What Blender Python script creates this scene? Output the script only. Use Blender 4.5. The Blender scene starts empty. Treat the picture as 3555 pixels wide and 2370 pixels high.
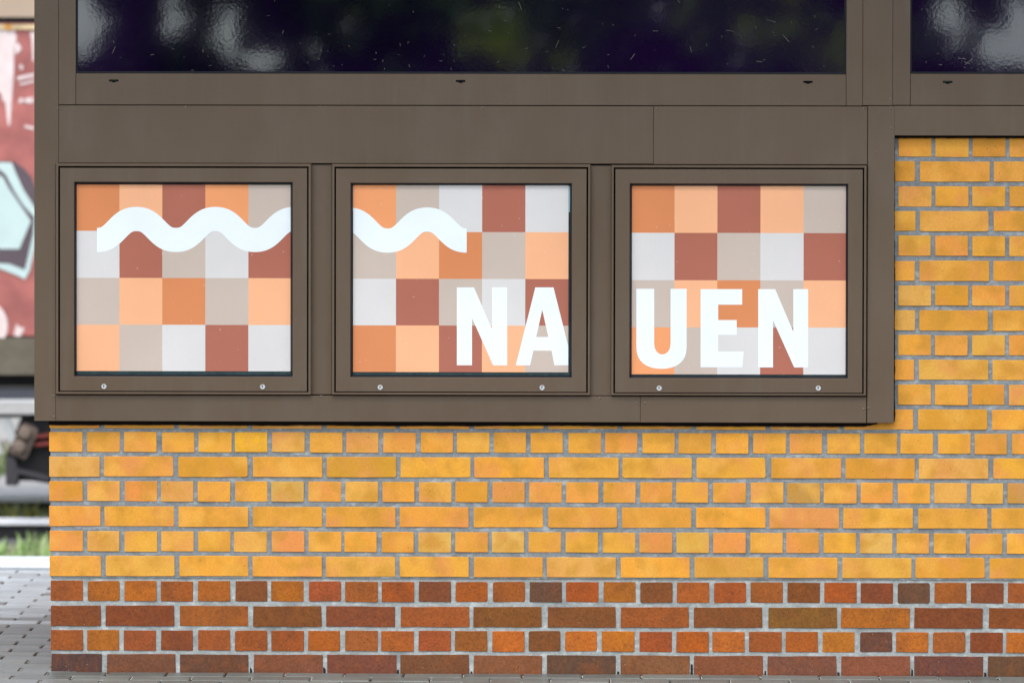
import bpy, math, random
from mathutils import Matrix, Vector

random.seed(7)
scene = bpy.context.scene
col = scene.collection

# ------------------------------------------------------------------ camera
F = 14420.0              # focal length in photo pixels (3555 wide)
D = 14.0                 # camera to brick face, metres
CAM = Vector((0.147, -D, 1.885))
YAW, PITCH, ROLL = math.radians(0.60), math.radians(0.82), math.radians(0.086)
cam_d = bpy.data.cameras.new('camera')
cam = bpy.data.objects.new('camera', cam_d)
col.objects.link(cam)
R = (Matrix.Rotation(YAW, 3, 'Z') @ Matrix.Rotation(math.pi / 2 - PITCH, 3, 'X')
     @ Matrix.Rotation(ROLL, 3, 'Z'))
cam.matrix_world = Matrix.Translation(CAM) @ R.to_4x4()
cam_d.sensor_fit = 'HORIZONTAL'
cam_d.sensor_width = 36.0
cam_d.lens = 36.0 * F / 3555.0
cam_d.shift_y = -580.0 / 3555.0
cam_d.clip_start = 0.5
cam_d.clip_end = 2000.0
cam_d.dof.use_dof = True
cam_d.dof.focus_distance = D
cam_d.dof.aperture_fstop = 3.4
scene.camera = cam
scene.cycles.max_bounces = 5
scene.cycles.diffuse_bounces = 3
scene.cycles.glossy_bounces = 2

# ------------------------------------------------------------------ world, sun, exposure
SUN_EL, SUN_AZ = math.radians(64), math.radians(-28)   # azimuth from -Y towards -X
world = bpy.data.worlds.new('World')
scene.world = world
world.use_nodes = True
wn = world.node_tree.nodes
wl = world.node_tree.links
wn.clear()
sky = wn.new('ShaderNodeTexSky')
sky.sky_type = 'NISHITA'
sky.sun_disc = False
sky.sun_elevation = SUN_EL
sun_dir = Vector((math.sin(SUN_AZ) * math.cos(SUN_EL), -math.cos(SUN_AZ) * math.cos(SUN_EL), math.sin(SUN_EL)))
sky.sun_rotation = math.atan2(sun_dir.x, sun_dir.y)
sky.air_density = 1.0
sky.dust_density = 1.2
sky.ozone_density = 1.0
hs = wn.new('ShaderNodeHueSaturation')
hs.inputs['Saturation'].default_value = 0.38     # overcast, nearly colourless
bg = wn.new('ShaderNodeBackground')
bg.inputs['Strength'].default_value = 0.14
wo = wn.new('ShaderNodeOutputWorld')
wl.new(sky.outputs[0], hs.inputs['Color'])
wl.new(hs.outputs[0], bg.inputs[0])
wl.new(bg.outputs[0], wo.inputs[0])

sun_d = bpy.data.lights.new('sun', 'SUN')
sun_d.energy = 1.3
sun_d.angle = math.radians(40)
sun_d.color = (1.0, 0.96, 0.9)
sun = bpy.data.objects.new('sun', sun_d)
col.objects.link(sun)
sun.rotation_euler = sun_dir.to_track_quat('Z', 'Y').to_euler()
sun.location = (0, -10, 12)

vs = scene.view_settings
vs.view_transform = 'Standard'
vs.look = 'None'
vs.exposure = 1.36
vs.gamma = 1.0
vs.use_curve_mapping = False

# ------------------------------------------------------------------ helpers
def ray(px, py):
    return R @ Vector(((px - 1777.5) / F, -(py - 605.0) / F, -1.0))

def at(px, py, Y=0.0):
    """photo measurement read back onto the vertical plane Y"""
    d = ray(px, py)
    t = (Y - CAM.y) / d.y
    return CAM + d * t

def X(px, py, Y=0.0):
    return at(px, py, Y).x

def Z(px, py, Y=0.0):
    return at(px, py, Y).z

def proj(p):
    v = R.transposed() @ (Vector(p) - CAM)
    return 1777.5 + F * v.x / -v.z, 605.0 - F * v.y / -v.z

def lin(c, k=1.0):
    o = []
    for v in c:
        v /= 255.0
        o.append(k * (v / 12.92 if v <= 0.04045 else ((v + 0.055) / 1.055) ** 2.4))
    return tuple(o) + (1.0,)

K = 0.80    # share of the photo's tone taken as albedo

def mesh(name, verts, faces, smooth=False, mats=(), idx=None):
    me = bpy.data.meshes.new(name)
    me.from_pydata([tuple(v) for v in verts], [], faces)
    for m in mats:
        me.materials.append(m)
    if idx:
        me.polygons.foreach_set('material_index', idx)
    if smooth:
        me.polygons.foreach_set('use_smooth', [True] * len(me.polygons))
    me.validate()
    me.update()
    return me

def obj(name, me, parent=None, mat=None, loc=None, kind=None, label=None, cat=None, group=None):
    o = bpy.data.objects.new(name, me)
    col.objects.link(o)
    if parent is not None:
        o.parent = parent
    if mat is not None:
        me.materials.append(mat)
    if loc is not None:
        o.location = loc
    if kind:
        o['kind'] = kind
    if label:
        o['label'] = label
    if cat:
        o['category'] = cat
    if group:
        o['group'] = group
    return o

def loft(rects, cap=True, back=False):
    """rects: (x0, z0, x1, z1, y); mitred profile swept round a rectangle"""
    v, f = [], []
    for (x0, z0, x1, z1, y) in rects:
        v += [(x0, y, z0), (x1, y, z0), (x1, y, z1), (x0, y, z1)]
    for i in range(len(rects) - 1):
        a, b = i * 4, i * 4 + 4
        for k in range(4):
            n = (k + 1) % 4
            f.append((a + k, a + n, b + n, b + k))
    if cap:
        b = (len(rects) - 1) * 4
        f.append((b, b + 1, b + 2, b + 3))
    if back:
        f.append((3, 2, 1, 0))
    return v, f

def inset(r, d, y):
    return (r[0] + d, r[1] + d, r[2] - d, r[3] - d, y)

def slab(x0, z0, x1, z1, yf, yb, b=0.0009):
    r = (x0, z0, x1, z1)
    return loft([inset(r, 0, yb), inset(r, 0, yf + b), inset(r, b, yf)], back=True)

def box(x0, x1, y0, y1, z0, z1):
    v = [(x0, y0, z0), (x1, y0, z0), (x1, y1, z0), (x0, y1, z0), (x0, y0, z1), (x1, y0, z1), (x1, y1, z1), (x0, y1, z1)]
    f = [(0, 3, 2, 1), (4, 5, 6, 7), (0, 1, 5, 4), (1, 2, 6, 5), (2, 3, 7, 6), (3, 0, 4, 7)]
    return v, f

class MB:
    def __init__(s):
        s.v, s.f, s.i = [], [], []
    def add(s, vf, mi=0):
        n = len(s.v)
        s.v += [tuple(p) for p in vf[0]]
        for q in vf[1]:
            s.f.append(tuple(a + n for a in q))
            s.i.append(mi)
        return s
    def mesh(s, name, mats=(), smooth=False):
        return mesh(name, s.v, s.f, smooth, mats, s.i)

def lathe_y(prof, n=20, cx=0, cz=0):
    """prof: (radius, y) revolved about the Y axis"""
    v, f = [], []
    for (r, y) in prof:
        for k in range(n):
            a = 2 * math.pi * k / n
            v.append((cx + r * math.cos(a), y, cz + r * math.sin(a)))
    for i in range(len(prof) - 1):
        for k in range(n):
            m = (k + 1) % n
            f.append((i * n + k, i * n + m, (i + 1) * n + m, (i + 1) * n + k))
    b = (len(prof) - 1) * n
    f.append(tuple(b + k for k in range(n)))
    return v, f

def poly_y(pts, y, thick=0.0006):
    """flat sheet in the XZ plane with a little thickness (front at y)"""
    n = len(pts)
    v = [(p[0], y, p[1]) for p in pts] + [(p[0], y + thick, p[1]) for p in pts]
    f = [tuple(range(n))] + [(k, k + n, (k + 1) % n + n, (k + 1) % n) for k in range(n)]
    return v, f

# ------------------------------------------------------------------ materials
def new_mat(name):
    m = bpy.data.materials.new(name)
    m.use_nodes = True
    nt = m.node_tree
    nt.nodes.clear()
    out = nt.nodes.new('ShaderNodeOutputMaterial')
    p = nt.nodes.new('ShaderNodeBsdfPrincipled')
    nt.links.new(p.outputs[0], out.inputs[0])
    return m, nt, p

def N(nt, t, **kw):
    n = nt.nodes.new(t)
    for k, v in kw.items():
        if k in n.inputs:
            n.inputs[k].default_value = v
        else:
            setattr(n, k, v)
    return n

def coords(nt, kind='Object', scale=(1, 1, 1)):
    tc = nt.nodes.new('ShaderNodeTexCoord')
    mp = nt.nodes.new('ShaderNodeMapping')
    mp.inputs['Scale'].default_value = scale
    nt.links.new(tc.outputs[kind], mp.inputs['Vector'])
    return mp.outputs[0]

def wpos(nt, scale=(1, 1, 1)):
    g = nt.nodes.new('ShaderNodeNewGeometry')
    mp = nt.nodes.new('ShaderNodeMapping')
    mp.inputs['Scale'].default_value = scale
    nt.links.new(g.outputs['Position'], mp.inputs['Vector'])
    return mp.outputs[0]

def noise(nt, vec, scale, detail=3.0, rough=0.55):
    n = N(nt, 'ShaderNodeTexNoise', Scale=scale, Detail=detail, Roughness=rough)
    nt.links.new(vec, n.inputs['Vector'])
    return n.outputs['Fac']

def ramp(nt, fac, stops):
    r = nt.nodes.new('ShaderNodeValToRGB')
    e = r.color_ramp.elements
    while len(e) < len(stops):
        e.new(0.5)
    for q, (pos, c) in zip(e, stops):
        q.position = pos
        q.color = c if len(c) == 4 else tuple(c) + (1,)
    nt.links.new(fac, r.inputs[0])
    return r.outputs[0]

def mix(nt, fac, a, b, mode='MIX'):
    m = nt.nodes.new('ShaderNodeMix')
    m.data_type = 'RGBA'
    m.blend_type = mode
    for s, sock in ((fac, m.inputs[0]), (a, m.inputs[6]), (b, m.inputs[7])):
        if hasattr(s, 'is_linked'):
            nt.links.new(s, sock)
        else:
            sock.default_value = s
    return m.outputs[2]

def bump(nt, p, height, strength=0.2, dist=0.002):
    b = N(nt, 'ShaderNodeBump', Strength=strength, Distance=dist)
    nt.links.new(height, b.inputs['Height'])
    nt.links.new(b.outputs[0], p.inputs['Normal'])

def simple(name, c, rough=0.6, metal=0.0, var=0.0, vscale=8.0, bstr=0.0, bscale=300.0, bdist=0.001, spec=0.5):
    m, nt, p = new_mat(name)
    p.inputs['Roughness'].default_value = rough
    p.inputs['Metallic'].default_value = metal
    p.inputs['Specular IOR Level'].default_value = spec
    if var:
        w = wpos(nt)
        f = noise(nt, w, vscale, 5)
        d = ramp(nt, f, [(0.3, tuple(max(0, x * (1 - var)) for x in c[:3])), (0.7, tuple(min(1, x * (1 + var)) for x in c[:3]))])
        nt.links.new(d, p.inputs['Base Color'])
    else:
        p.inputs['Base Color'].default_value = c
    if bstr:
        w = wpos(nt)
        bump(nt, p, noise(nt, w, bscale, 3), bstr, bdist)
    return m

def mat_brick(name, kind):
    m, nt, p = new_mat(name)
    oi = nt.nodes.new('ShaderNodeObjectInfo')
    w = wpos(nt)
    base = oi.outputs['Color']
    tc = nt.nodes.new('ShaderNodeTexCoord')
    of = nt.nodes.new('ShaderNodeVectorMath')
    of.operation = 'MULTIPLY_ADD'
    of.inputs[1].default_value = (1, 1, 1)
    cm = nt.nodes.new('ShaderNodeCombineXYZ')
    mu = nt.nodes.new('ShaderNodeMath')
    mu.operation = 'MULTIPLY'
    mu.inputs[1].default_value = 40.0
    nt.links.new(oi.outputs['Random'], mu.inputs[0])
    nt.links.new(mu.outputs[0], cm.inputs[0])
    nt.links.new(mu.outputs[0], cm.inputs[2])
    nt.links.new(tc.outputs['Object'], of.inputs[0])
    nt.links.new(cm.outputs[0], of.inputs[2])
    own = of.outputs[0]
    p.inputs['Specular IOR Level'].default_value = 0.22
    def specks(c, scale, rad, colr, amt):
        sp = N(nt, 'ShaderNodeTexVoronoi', Scale=scale)
        nt.links.new(w, sp.inputs['Vector'])
        return mix(nt, ramp(nt, sp.outputs['Distance'], [(rad * 0.5, (amt, amt, amt)), (rad, (0, 0, 0))]), c, colr)
    if kind == 'yellow':
        # soft flashed clouds: pinkish and ochre patches
        f = noise(nt, own, 8.0, 2, 0.5)
        c = mix(nt, ramp(nt, f, [(0.5, (0, 0, 0)), (0.7, (0.7, 0.7, 0.7))]), base, lin((230, 148, 84), K * 1.04))
        g = noise(nt, own, 13.0, 2, 0.5)
        c = mix(nt, ramp(nt, g, [(0.46, (0, 0, 0)), (0.68, (0.75, 0.75, 0.75))]), c, lin((212, 150, 50), K))
        g2 = noise(nt, own, 10.0, 1, 0.5)
        c = mix(nt, ramp(nt, g2, [(0.55, (0, 0, 0)), (0.72, (0.5, 0.5, 0.5))]), c, lin((246, 184, 84), K * 1.08))
        gr = noise(nt, w, 130, 3, 0.8)
        c = mix(nt, 1.0, c, ramp(nt, gr, [(0.3, (0.88, 0.875, 0.86)), (0.7, (1.08, 1.08, 1.09))]), 'MULTIPLY')
        c = specks(c, 26.0, 0.055, lin((70, 45, 22), 1), 0.9)
        c = specks(c, 17.0, 0.03, lin((240, 225, 190), K), 0.8)
        p.inputs['Roughness'].default_value = 0.6
        bump(nt, p, noise(nt, w, 150, 3, 0.7), 0.2, 0.001)
    else:
        f = noise(nt, own, 10.0, 3, 0.55)
        c = mix(nt, ramp(nt, f, [(0.45, (0, 0, 0)), (0.72, (0.5, 0.5, 0.5))]), base, lin((120, 70, 40), K))
        g = noise(nt, own, 16.0, 3, 0.6)
        c = mix(nt, ramp(nt, g, [(0.5, (0, 0, 0)), (0.8, (0.35, 0.35, 0.35))]), c, lin((186, 98, 40), K))
        gr = noise(nt, w, 120, 4, 0.85)
        c = mix(nt, 1.0, c, ramp(nt, gr, [(0.3, (0.62, 0.6, 0.58)), (0.7, (1.28, 1.28, 1.26))]), 'MULTIPLY')
        c = specks(c, 75.0, 0.17, lin((46, 27, 20), 1), 0.8)
        c = specks(c, 34.0, 0.06, lin((205, 180, 150), K), 0.75)
        p.inputs['Roughness'].default_value = 0.65
        bump(nt, p, noise(nt, w, 120, 3, 0.75), 0.5, 0.0016)
    nt.links.new(c, p.inputs['Base Color'])
    return m

M = {}
M['yellow'] = mat_brick('yellow_brick_clay', 'yellow')
M['red'] = mat_brick('red_brick_clay', 'red')

def mat_mortar(name, a, b, eff):
    m, nt, p = new_mat(name)
    w = wpos(nt)
    f = noise(nt, w, 16, 5, 0.6)
    c = ramp(nt, f, [(0.3, a), (0.7, b)])
    ws = wpos(nt, (20, 20, 44))
    g = noise(nt, ws, 1.0, 3, 0.6)
    c = mix(nt, ramp(nt, g, [(0.52, (0, 0, 0)), (0.7, (eff, eff, eff))]), c, lin((222, 230, 228), K))
    g2 = noise(nt, wpos(nt, (7, 7, 11)), 1.0, 4, 0.6)
    c = mix(nt, ramp(nt, g2, [(0.55, (0, 0, 0)), (0.75, (0.6, 0.6, 0.6))]), c, lin((96, 100, 98), K))
    gr = noise(nt, w, 110, 4, 0.8)
    c = mix(nt, 1.0, c, ramp(nt, gr, [(0.3, (0.74, 0.74, 0.73)), (0.7, (1.2, 1.2, 1.2))]), 'MULTIPLY')
    nt.links.new(c, p.inputs['Base Color'])
    p.inputs['Roughness'].default_value = 0.9
    bump(nt, p, noise(nt, w, 250, 4, 0.7), 0.6, 0.003)
    return m

M['mortar'] = mat_mortar('grey_mortar', lin((130, 136, 138), K), lin((152, 159, 161), K), 0.4)
M['mortar_red'] = mat_mortar('pale_plinth_mortar', lin((160, 165, 163), K), lin((186, 191, 188), K), 0.6)

def mat_clad():
    m, nt, p = new_mat('brown_powder_coated_metal')
    w = wpos(nt)
    f = noise(nt, w, 2.2, 4, 0.6)
    c = ramp(nt, f, [(0.3, lin((106, 87, 66), K*.86)), (0.7, lin((113, 94, 74), K*.86))])
    st = noise(nt, wpos(nt, (30, 30, 1.6)), 1.0, 3, 0.6)
    c = mix(nt, ramp(nt, st, [(0.55, (0, 0, 0)), (0.8, (0.1, 0.1, 0.1))]), c, lin((140, 134, 126), K*.88))
    gr = noise(nt, w, 900, 2, 0.6)
    c = mix(nt, 1.0, c, ramp(nt, gr, [(0.3, (0.88, 0.88, 0.88)), (0.7, (1.1, 1.1, 1.1))]), 'MULTIPLY')
    oi = nt.nodes.new('ShaderNodeObjectInfo')
    c = mix(nt, 1.0, c, ramp(nt, oi.outputs['Random'], [(0.0, (0.94, 0.94, 0.945)), (1.0, (1.05, 1.05, 1.045))]), 'MULTIPLY')
    sm = noise(nt, wpos(nt, (2.6, 2.6, 1.1)), 1.0, 5, 0.65)
    c = mix(nt, ramp(nt, sm, [(0.5, (0, 0, 0)), (0.72, (0.28, 0.28, 0.28))]), c, lin((128, 116, 102), K * .9))
    rr = ramp(nt, noise(nt, wpos(nt, (3, 3, 3)), 1.0, 4, 0.6), [(0.3, (0.34, 0.34, 0.34)), (0.7, (0.56, 0.56, 0.56))])
    nt.links.new(rr, p.inputs['Roughness'])
    nt.links.new(c, p.inputs['Base Color'])
    h = noise(nt, w, 700, 2, 0.5)
    bump(nt, p, h, 0.12, 0.0008)
    return m
M['clad'] = mat_clad()
M['black'] = simple('black_gap', (0.003, 0.003, 0.005, 1), 0.9, spec=0.1)
M['gasket'] = simple('dark_blue_black_rubber', lin((12, 20, 32), 0.7), 0.5, spec=0.25)
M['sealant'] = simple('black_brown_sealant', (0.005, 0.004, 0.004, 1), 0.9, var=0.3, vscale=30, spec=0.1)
M['backglass'] = simple('dark_teal_glass', lin((52, 74, 76), 0.8), 0.12, var=0.3, vscale=60)
M['chrome'] = simple('satin_chrome', (0.82, 0.84, 0.86, 1), 0.3, 0.6)
M['screw'] = simple('brown_screw_metal', lin((150, 140, 128), K), 0.35, 0.7)
M['dirty_white'] = simple('pale_debris', lin((150, 148, 130), 0.75), 0.8)
M['glass_green'] = simple('dark_green_plastic', lin((20, 60, 44), 0.8), 0.4)

def mat_film(name, c):
    m, nt, p = new_mat(name)
    w = wpos(nt)
    f = noise(nt, w, 3.0, 3, 0.5)
    a = ramp(nt, f, [(0.3, tuple(x * 0.95 for x in c[:3])), (0.7, tuple(min(1, x * 1.05) for x in c[:3]))])
    g = noise(nt, wpos(nt, (220, 220, 40)), 1.0, 2, 0.6)
    a = mix(nt, 1.0, a, ramp(nt, g, [(0.3, (0.99, 0.99, 0.99)), (0.7, (1.01, 1.01, 1.01))]), 'MULTIPLY')
    sp = N(nt, 'ShaderNodeTexVoronoi', Scale=22.0)
    nt.links.new(w, sp.inputs['Vector'])
    a = mix(nt, ramp(nt, sp.outputs['Distance'], [(0.0, (0.35, 0.35, 0.35)), (0.09, (0, 0, 0))]), a, (0.8, 0.8, 0.8, 1))
    nt.links.new(a, p.inputs['Base Color'])
    p.inputs['Roughness'].default_value = 0.3
    p.inputs['Specular IOR Level'].default_value = 0.35
    p.inputs['Coat Weight'].default_value = 0.7
    p.inputs['Coat Roughness'].default_value = 0.06
    return m
FILM = {'O': (226, 143, 92), 'L': (255, 188, 142), 'M': (250, 166, 110), 'R': (182, 110, 90), 'B': (208, 191, 177), 'W': (226, 223, 220)}
FILMM = {k: mat_film('film_' + k, tuple(min(0.9, v) for v in lin(c, 0.90))) for k, c in FILM.items()}
M['white_film'] = mat_film('white_film', tuple(min(0.93, v) for v in lin((236, 244, 249), 1.0)))

def mat_glass():
    m, nt, p = new_mat('dark_tinted_glass')
    w = wpos(nt)
    f = noise(nt, wpos(nt, (1.2, 1.2, 1.2)), 1.0, 3, 0.5)
    c = ramp(nt, f, [(0.35, (0.0015, 0.0012, 0.006)), (0.6, (0.009, 0.002, 0.023))])
    d = noise(nt, wpos(nt, (3, 3, 14)), 1.0, 6, 0.7)
    c = mix(nt, ramp(nt, d, [(0.55, (0, 0, 0)), (0.8, (0.05, 0.05, 0.05))]), c, (0.06, 0.06, 0.09, 1))
    nt.links.new(c, p.inputs['Base Color'])
    p.inputs['Roughness'].default_value = 0.034
    p.inputs['IOR'].default_value = 2.05
    p.inputs['Specular Tint'].default_value = (0.80, 0.92, 1.0, 1)
    # hammered skin plus slow waviness of the laminated pane
    h1 = noise(nt, w, 85, 2, 0.5)
    h2 = noise(nt, w, 6, 2, 0.5)
    b1 = N(nt, 'ShaderNodeBump', Strength=0.015, Distance=0.0012)
    nt.links.new(h1, b1.inputs['Height'])
    b2 = N(nt, 'ShaderNodeBump', Strength=0.025, Distance=0.004)
    nt.links.new(h2, b2.inputs['Height'])
    nt.links.new(b1.outputs[0], b2.inputs['Normal'])
    nt.links.new(b2.outputs[0], p.inputs['Normal'])
    return m
M['glass'] = mat_glass()

def mat_paver():
    m, nt, p = new_mat('grey_concrete_paver')
    oi = nt.nodes.new('ShaderNodeObjectInfo')
    w = wpos(nt)
    f = noise(nt, w, 6, 4, 0.6)
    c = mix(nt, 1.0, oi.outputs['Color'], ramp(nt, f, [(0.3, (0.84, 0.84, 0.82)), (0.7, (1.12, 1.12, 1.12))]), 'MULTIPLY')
    gr = noise(nt, w, 260, 3, 0.75)
    c = mix(nt, 1.0, c, ramp(nt, gr, [(0.3, (0.75, 0.75, 0.75)), (0.7, (1.2, 1.2, 1.2))]), 'MULTIPLY')
    sp = N(nt, 'ShaderNodeTexVoronoi', Scale=40.0)
    nt.links.new(w, sp.inputs['Vector'])
    c = mix(nt, ramp(nt, sp.outputs['Distance'], [(0.0, (0.8, 0.8, 0.8)), (0.06, (0, 0, 0))]), c, lin((190, 186, 176), K))
    nt.links.new(c, p.inputs['Base Color'])
    p.inputs['Roughness'].default_value = 0.42
    bump(nt, p, noise(nt, w, 160, 4, 0.7), 0.3, 0.0015)
    return m
M['paver'] = mat_paver()
M['bedding'] = simple('dark_joint_sand', lin((58, 56, 52), K), 0.95, var=0.3, vscale=40)
M['white_line'] = simple('white_platform_paint', (0.82, 0.83, 0.83, 1), 0.5, var=0.05, vscale=20)
M['edge_slab'] = simple('pale_edge_concrete', lin((206, 214, 222), K), 0.6, var=0.1, vscale=10)
M['concrete'] = simple('old_concrete', lin((205, 208, 210), K), 0.8, var=0.15, vscale=4)
M['ballast'] = simple('grey_ballast', lin((120, 114, 106), K), 0.95, var=0.35, vscale=14, bstr=0.8, bscale=18, bdist=0.03)
M['asphalt'] = simple('forecourt_asphalt', lin((96, 96, 94), K), 0.9, var=0.15, vscale=3)

# ------------------------------------------------------------------ ground
pave_root_rot = 0.0023
ground = obj('ground', mesh('ground', *box(-400, 400, -400, 400, -1.4, -0.88)), mat=M['ballast'], kind='structure')
fore = obj('forecourt', mesh('forecourt', *box(-60, 60, -60, -4.2, -0.6, -0.016)), mat=M['asphalt'], kind='structure')
XL = X(171, 1800)          # left brick corner
BDEP = 2.35                # depth of the building
pav = obj('pavement', mesh('pavement', *box(-12, 12, -4.2, 3.155, -0.55, -0.010)), mat=M['bedding'], kind='structure')
pav.rotation_euler = (0, pave_root_rot, 0)

PL, PD, PJ = 0.2, 0.1, 0.0068
def paver_vf(seed):
    r = random.Random(seed)
    x, y, b = PL / 2 - PJ / 2, PD / 2 - PJ / 2 + 0.0006, 0.0035
    j = lambda: r.uniform(-0.0006, 0.0006)
    v = []
    for (ix, z) in ((0, -0.03), (0, -b), (b, 0)):
        v += [(-x + ix + j(), -y + ix + j(), z), (x - ix + j(), -y + ix + j(), z), (x - ix + j(), y - ix + j(), z), (-x + ix + j(), y - ix + j(), z)]
    f = []
    for i in range(2):
        for k in range(4):
            n = (k + 1) % 4
            f.append((i * 4 + k, i * 4 + n, i * 4 + 4 + n, i * 4 + 4 + k))
    f.append((8, 9, 10, 11))
    return v, f
pav_meshes = []
for s in range(5):
    me = mesh('paver', *paver_vf(s))
    me.materials.append(M['paver'])
    pav_meshes.append(me)
rest = MB()
rp = random.Random(3)
X1J = X(371.7, 2342) + PL / 2
sand = MB()
for r_ in range(-31, 42):
    y = -0.003 - PD / 2 - r_ * PD
    off = X1J % PL + (r_ % 2) * PL / 2 + rp.uniform(-0.004, 0.004)
    for k in range(-22, 22):
        x = k * PL + off
        if abs(x) > 4.2 or (XL - 0.0 < x + PL / 2 and x < 4 and -0.02 < y < BDEP):
            if not (x - PL / 2 < XL < x + PL / 2 and y > 0):
                continue
        px, py = proj((x, y, -x * pave_root_rot))
        vis = -60 < px < 3615 and py < 2395 and (y < 0.05 or px < 230)
        dz, tx, ty = rp.uniform(-0.0012, 0.0012), rp.uniform(-0.004, 0.004), rp.uniform(-0.006, 0.006)
        g = rp.uniform(0.80, 1.14)
        if vis:
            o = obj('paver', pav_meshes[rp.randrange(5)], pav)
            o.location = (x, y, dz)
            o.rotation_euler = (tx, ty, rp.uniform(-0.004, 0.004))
            pale = y > 1.25 + 0.35 * rp.random()     # lighter colour paints in the brighter daylight away from the canopy
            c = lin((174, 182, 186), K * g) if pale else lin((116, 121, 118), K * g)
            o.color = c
            if y < 0.3 and rp.random() < 0.85:
                xj, l0, l1 = x - PL / 2 + 0.0012, y - PD * rp.uniform(0.3, 0.5), y + PD * rp.uniform(0.05, 0.4)
                sand.add(([(xj, l0, -0.001), (xj + 0.0022, l0, -0.001), (xj + 0.0016, l1, -0.001), (xj + 0.0004, l1, -0.001)], [(0, 1, 2, 3)]))
        else:
            v, f = paver_vf(rp.randrange(5))
            rest.add(([(a + x, b + y, c + dz) for a, b, c in v], f))
ro = obj('paver_field', rest.mesh('paver_field', (M['paver'],)), pav, kind='stuff')
ro.color = lin((122, 122, 119), K)

obj('joint_sand', sand.mesh('joint_sand', (simple('pale_joint_sand', lin((225, 222, 210), K), 0.9),)), pav, kind='stuff')
edge = obj('platform_edge', MB().add(box(-14, 12, 3.16, 3.60, -0.6, 0.004), 0).add(box(-14, 12, 3.17, 3.345, 0.004, 0.008), 1).mesh('platform_edge', (M['edge_slab'], M['white_line'])), kind='structure')
edge.rotation_euler = (0, pave_root_rot, 0)

# ------------------------------------------------------------------ building
bld = bpy.data.objects.new('station_building', None)
col.objects.link(bld)
bld['label'] = 'small station building of yellow brick on a red brick plinth with brown metal window band'
bld['category'] = 'building'
XR = X(3555, 1800) + 1.6
Z_PL = Z(1777, 2008)       # top of the red plinth
Z_TOP = 3.15
wall = obj('brick_wall', MB().add(box(XL + 0.004, XR, 0.0028, BDEP, Z_PL, Z_TOP - 0.05)).mesh('brick_wall', (M['mortar'],)), bld)
plinth = obj('plinth', MB().add(box(XL + 0.007, XR, 0.0062, BDEP, -0.05, Z_PL)).mesh('plinth', (M['mortar_red'],)), bld)

def brick_vf(w, h, d, seed, rough):
    """front-worn brick: outline with slightly wavy arrises, origin at the front centre"""
    r = random.Random(seed)
    hw, hh = w / 2, h / 2
    pts = []
    nx = 4 if w > 0.15 else 2
    cut = 0.0007 + r.random() * 0.0016 + (0.003 if r.random() < 0.15 else 0)
    def edge(ax, ay, bx, by, n):
        out = []
        for i in range(n):
            t = (i + 0.0) / n
            out.append((ax + (bx - ax) * t, ay + (by - ay) * t))
        return out
    ring = []
    ring += edge(-hw + cut, -hh, hw - cut, -hh, nx) + [(hw - cut, -hh)]
    ring += edge(hw, -hh + cut, hw, hh - cut, 1) + [(hw, hh - cut)]
    ring += edge(hw - cut, hh, -hw + cut, hh, nx) + [(-hw + cut, hh)]
    ring += edge(-hw, hh - cut, -hw, -hh + cut, 1) + [(-hw, -hh + cut)]
    ring = [(x + r.uniform(-rough, rough), z + r.uniform(-rough, rough)) for x, z in ring]
    n = len(ring)
    b = 0.0009
    v = [(x, d, z) for x, z in ring] + [(x, b, z) for x, z in ring]
    v += [(x * (1 - b / hw), 0.0, z * (1 - b / hh)) for x, z in ring]
    f = []
    for i in range(2):
        for k in range(n):
            m = (k + 1) % n
            f.append((i * n + k, i * n + m, (i + 1) * n + m, (i + 1) * n + k))
    f.append(tuple(2 * n + k for k in range(n)))
    return v, f

SC = 1.0 / 1030.0
BM = {}
def brick_mesh(kind, long_, red):
    key = (long_, red, kind)
    if key not in BM:
        w = 241 * SC if long_ else 114 * SC
        vf = brick_vf(w, 70.5 * SC, 0.11, 100 + kind + 37 * long_ + 91 * red, 0.0010 if red else 0.0007)
        me = mesh('brick', *vf)
        me.materials.append(M['red'] if red else M['yellow'])
        BM[key] = (me, w, 70.5 * SC)
    return BM[key]

rb = random.Random(11)
YEL = [(236, 166, 62), (237, 169, 64), (231, 162, 60), (240, 169, 58), (228, 158, 60), (234, 170, 74), (223, 155, 52), (238, 164, 64), (230, 168, 84), (237, 158, 68)]
RED = {'r': (168, 91, 40), 'R': (182, 92, 34), 'o': (184, 102, 34), 'O': (202, 116, 38), 'd': (138, 76, 40), 'v': (110, 74, 58), 'y': (136, 90, 42), 'm': (142, 88, 58), 'n': (126, 80, 58), 'V': (92, 66, 60)}
nb = [0]
def put_brick(px0, px1, pyc, pxc_ref, long_, red, colr, parent, Yf=0.0):
    x0, x1 = X(px0, pyc, 0), X(px1, pyc, 0)
    z = Z(pxc_ref, pyc, 0)
    me, w, h = brick_mesh(rb.randrange(4), long_, red)
    o = obj('brick', me, parent)
    o.location = ((x0 + x1) / 2, Yf + rb.uniform(-0.0012, 0.0012), z + rb.uniform(-0.0008, 0.0008))
    o.scale = ((x1 - x0) / w, 1.0, 1.0 + rb.uniform(-0.012, 0.012))
    o.rotation_euler = (rb.uniform(-0.006, 0.006), rb.uniform(-0.0022, 0.0022), rb.uniform(-0.004, 0.004))
    o.color = colr
    nb[0] += 1

def ycol():
    c = YEL[rb.randrange(len(YEL))]
    c = tuple(v + rb.uniform(-3.5, 3.5) for v in c)
    return lin(c, K * 1.08)

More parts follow.
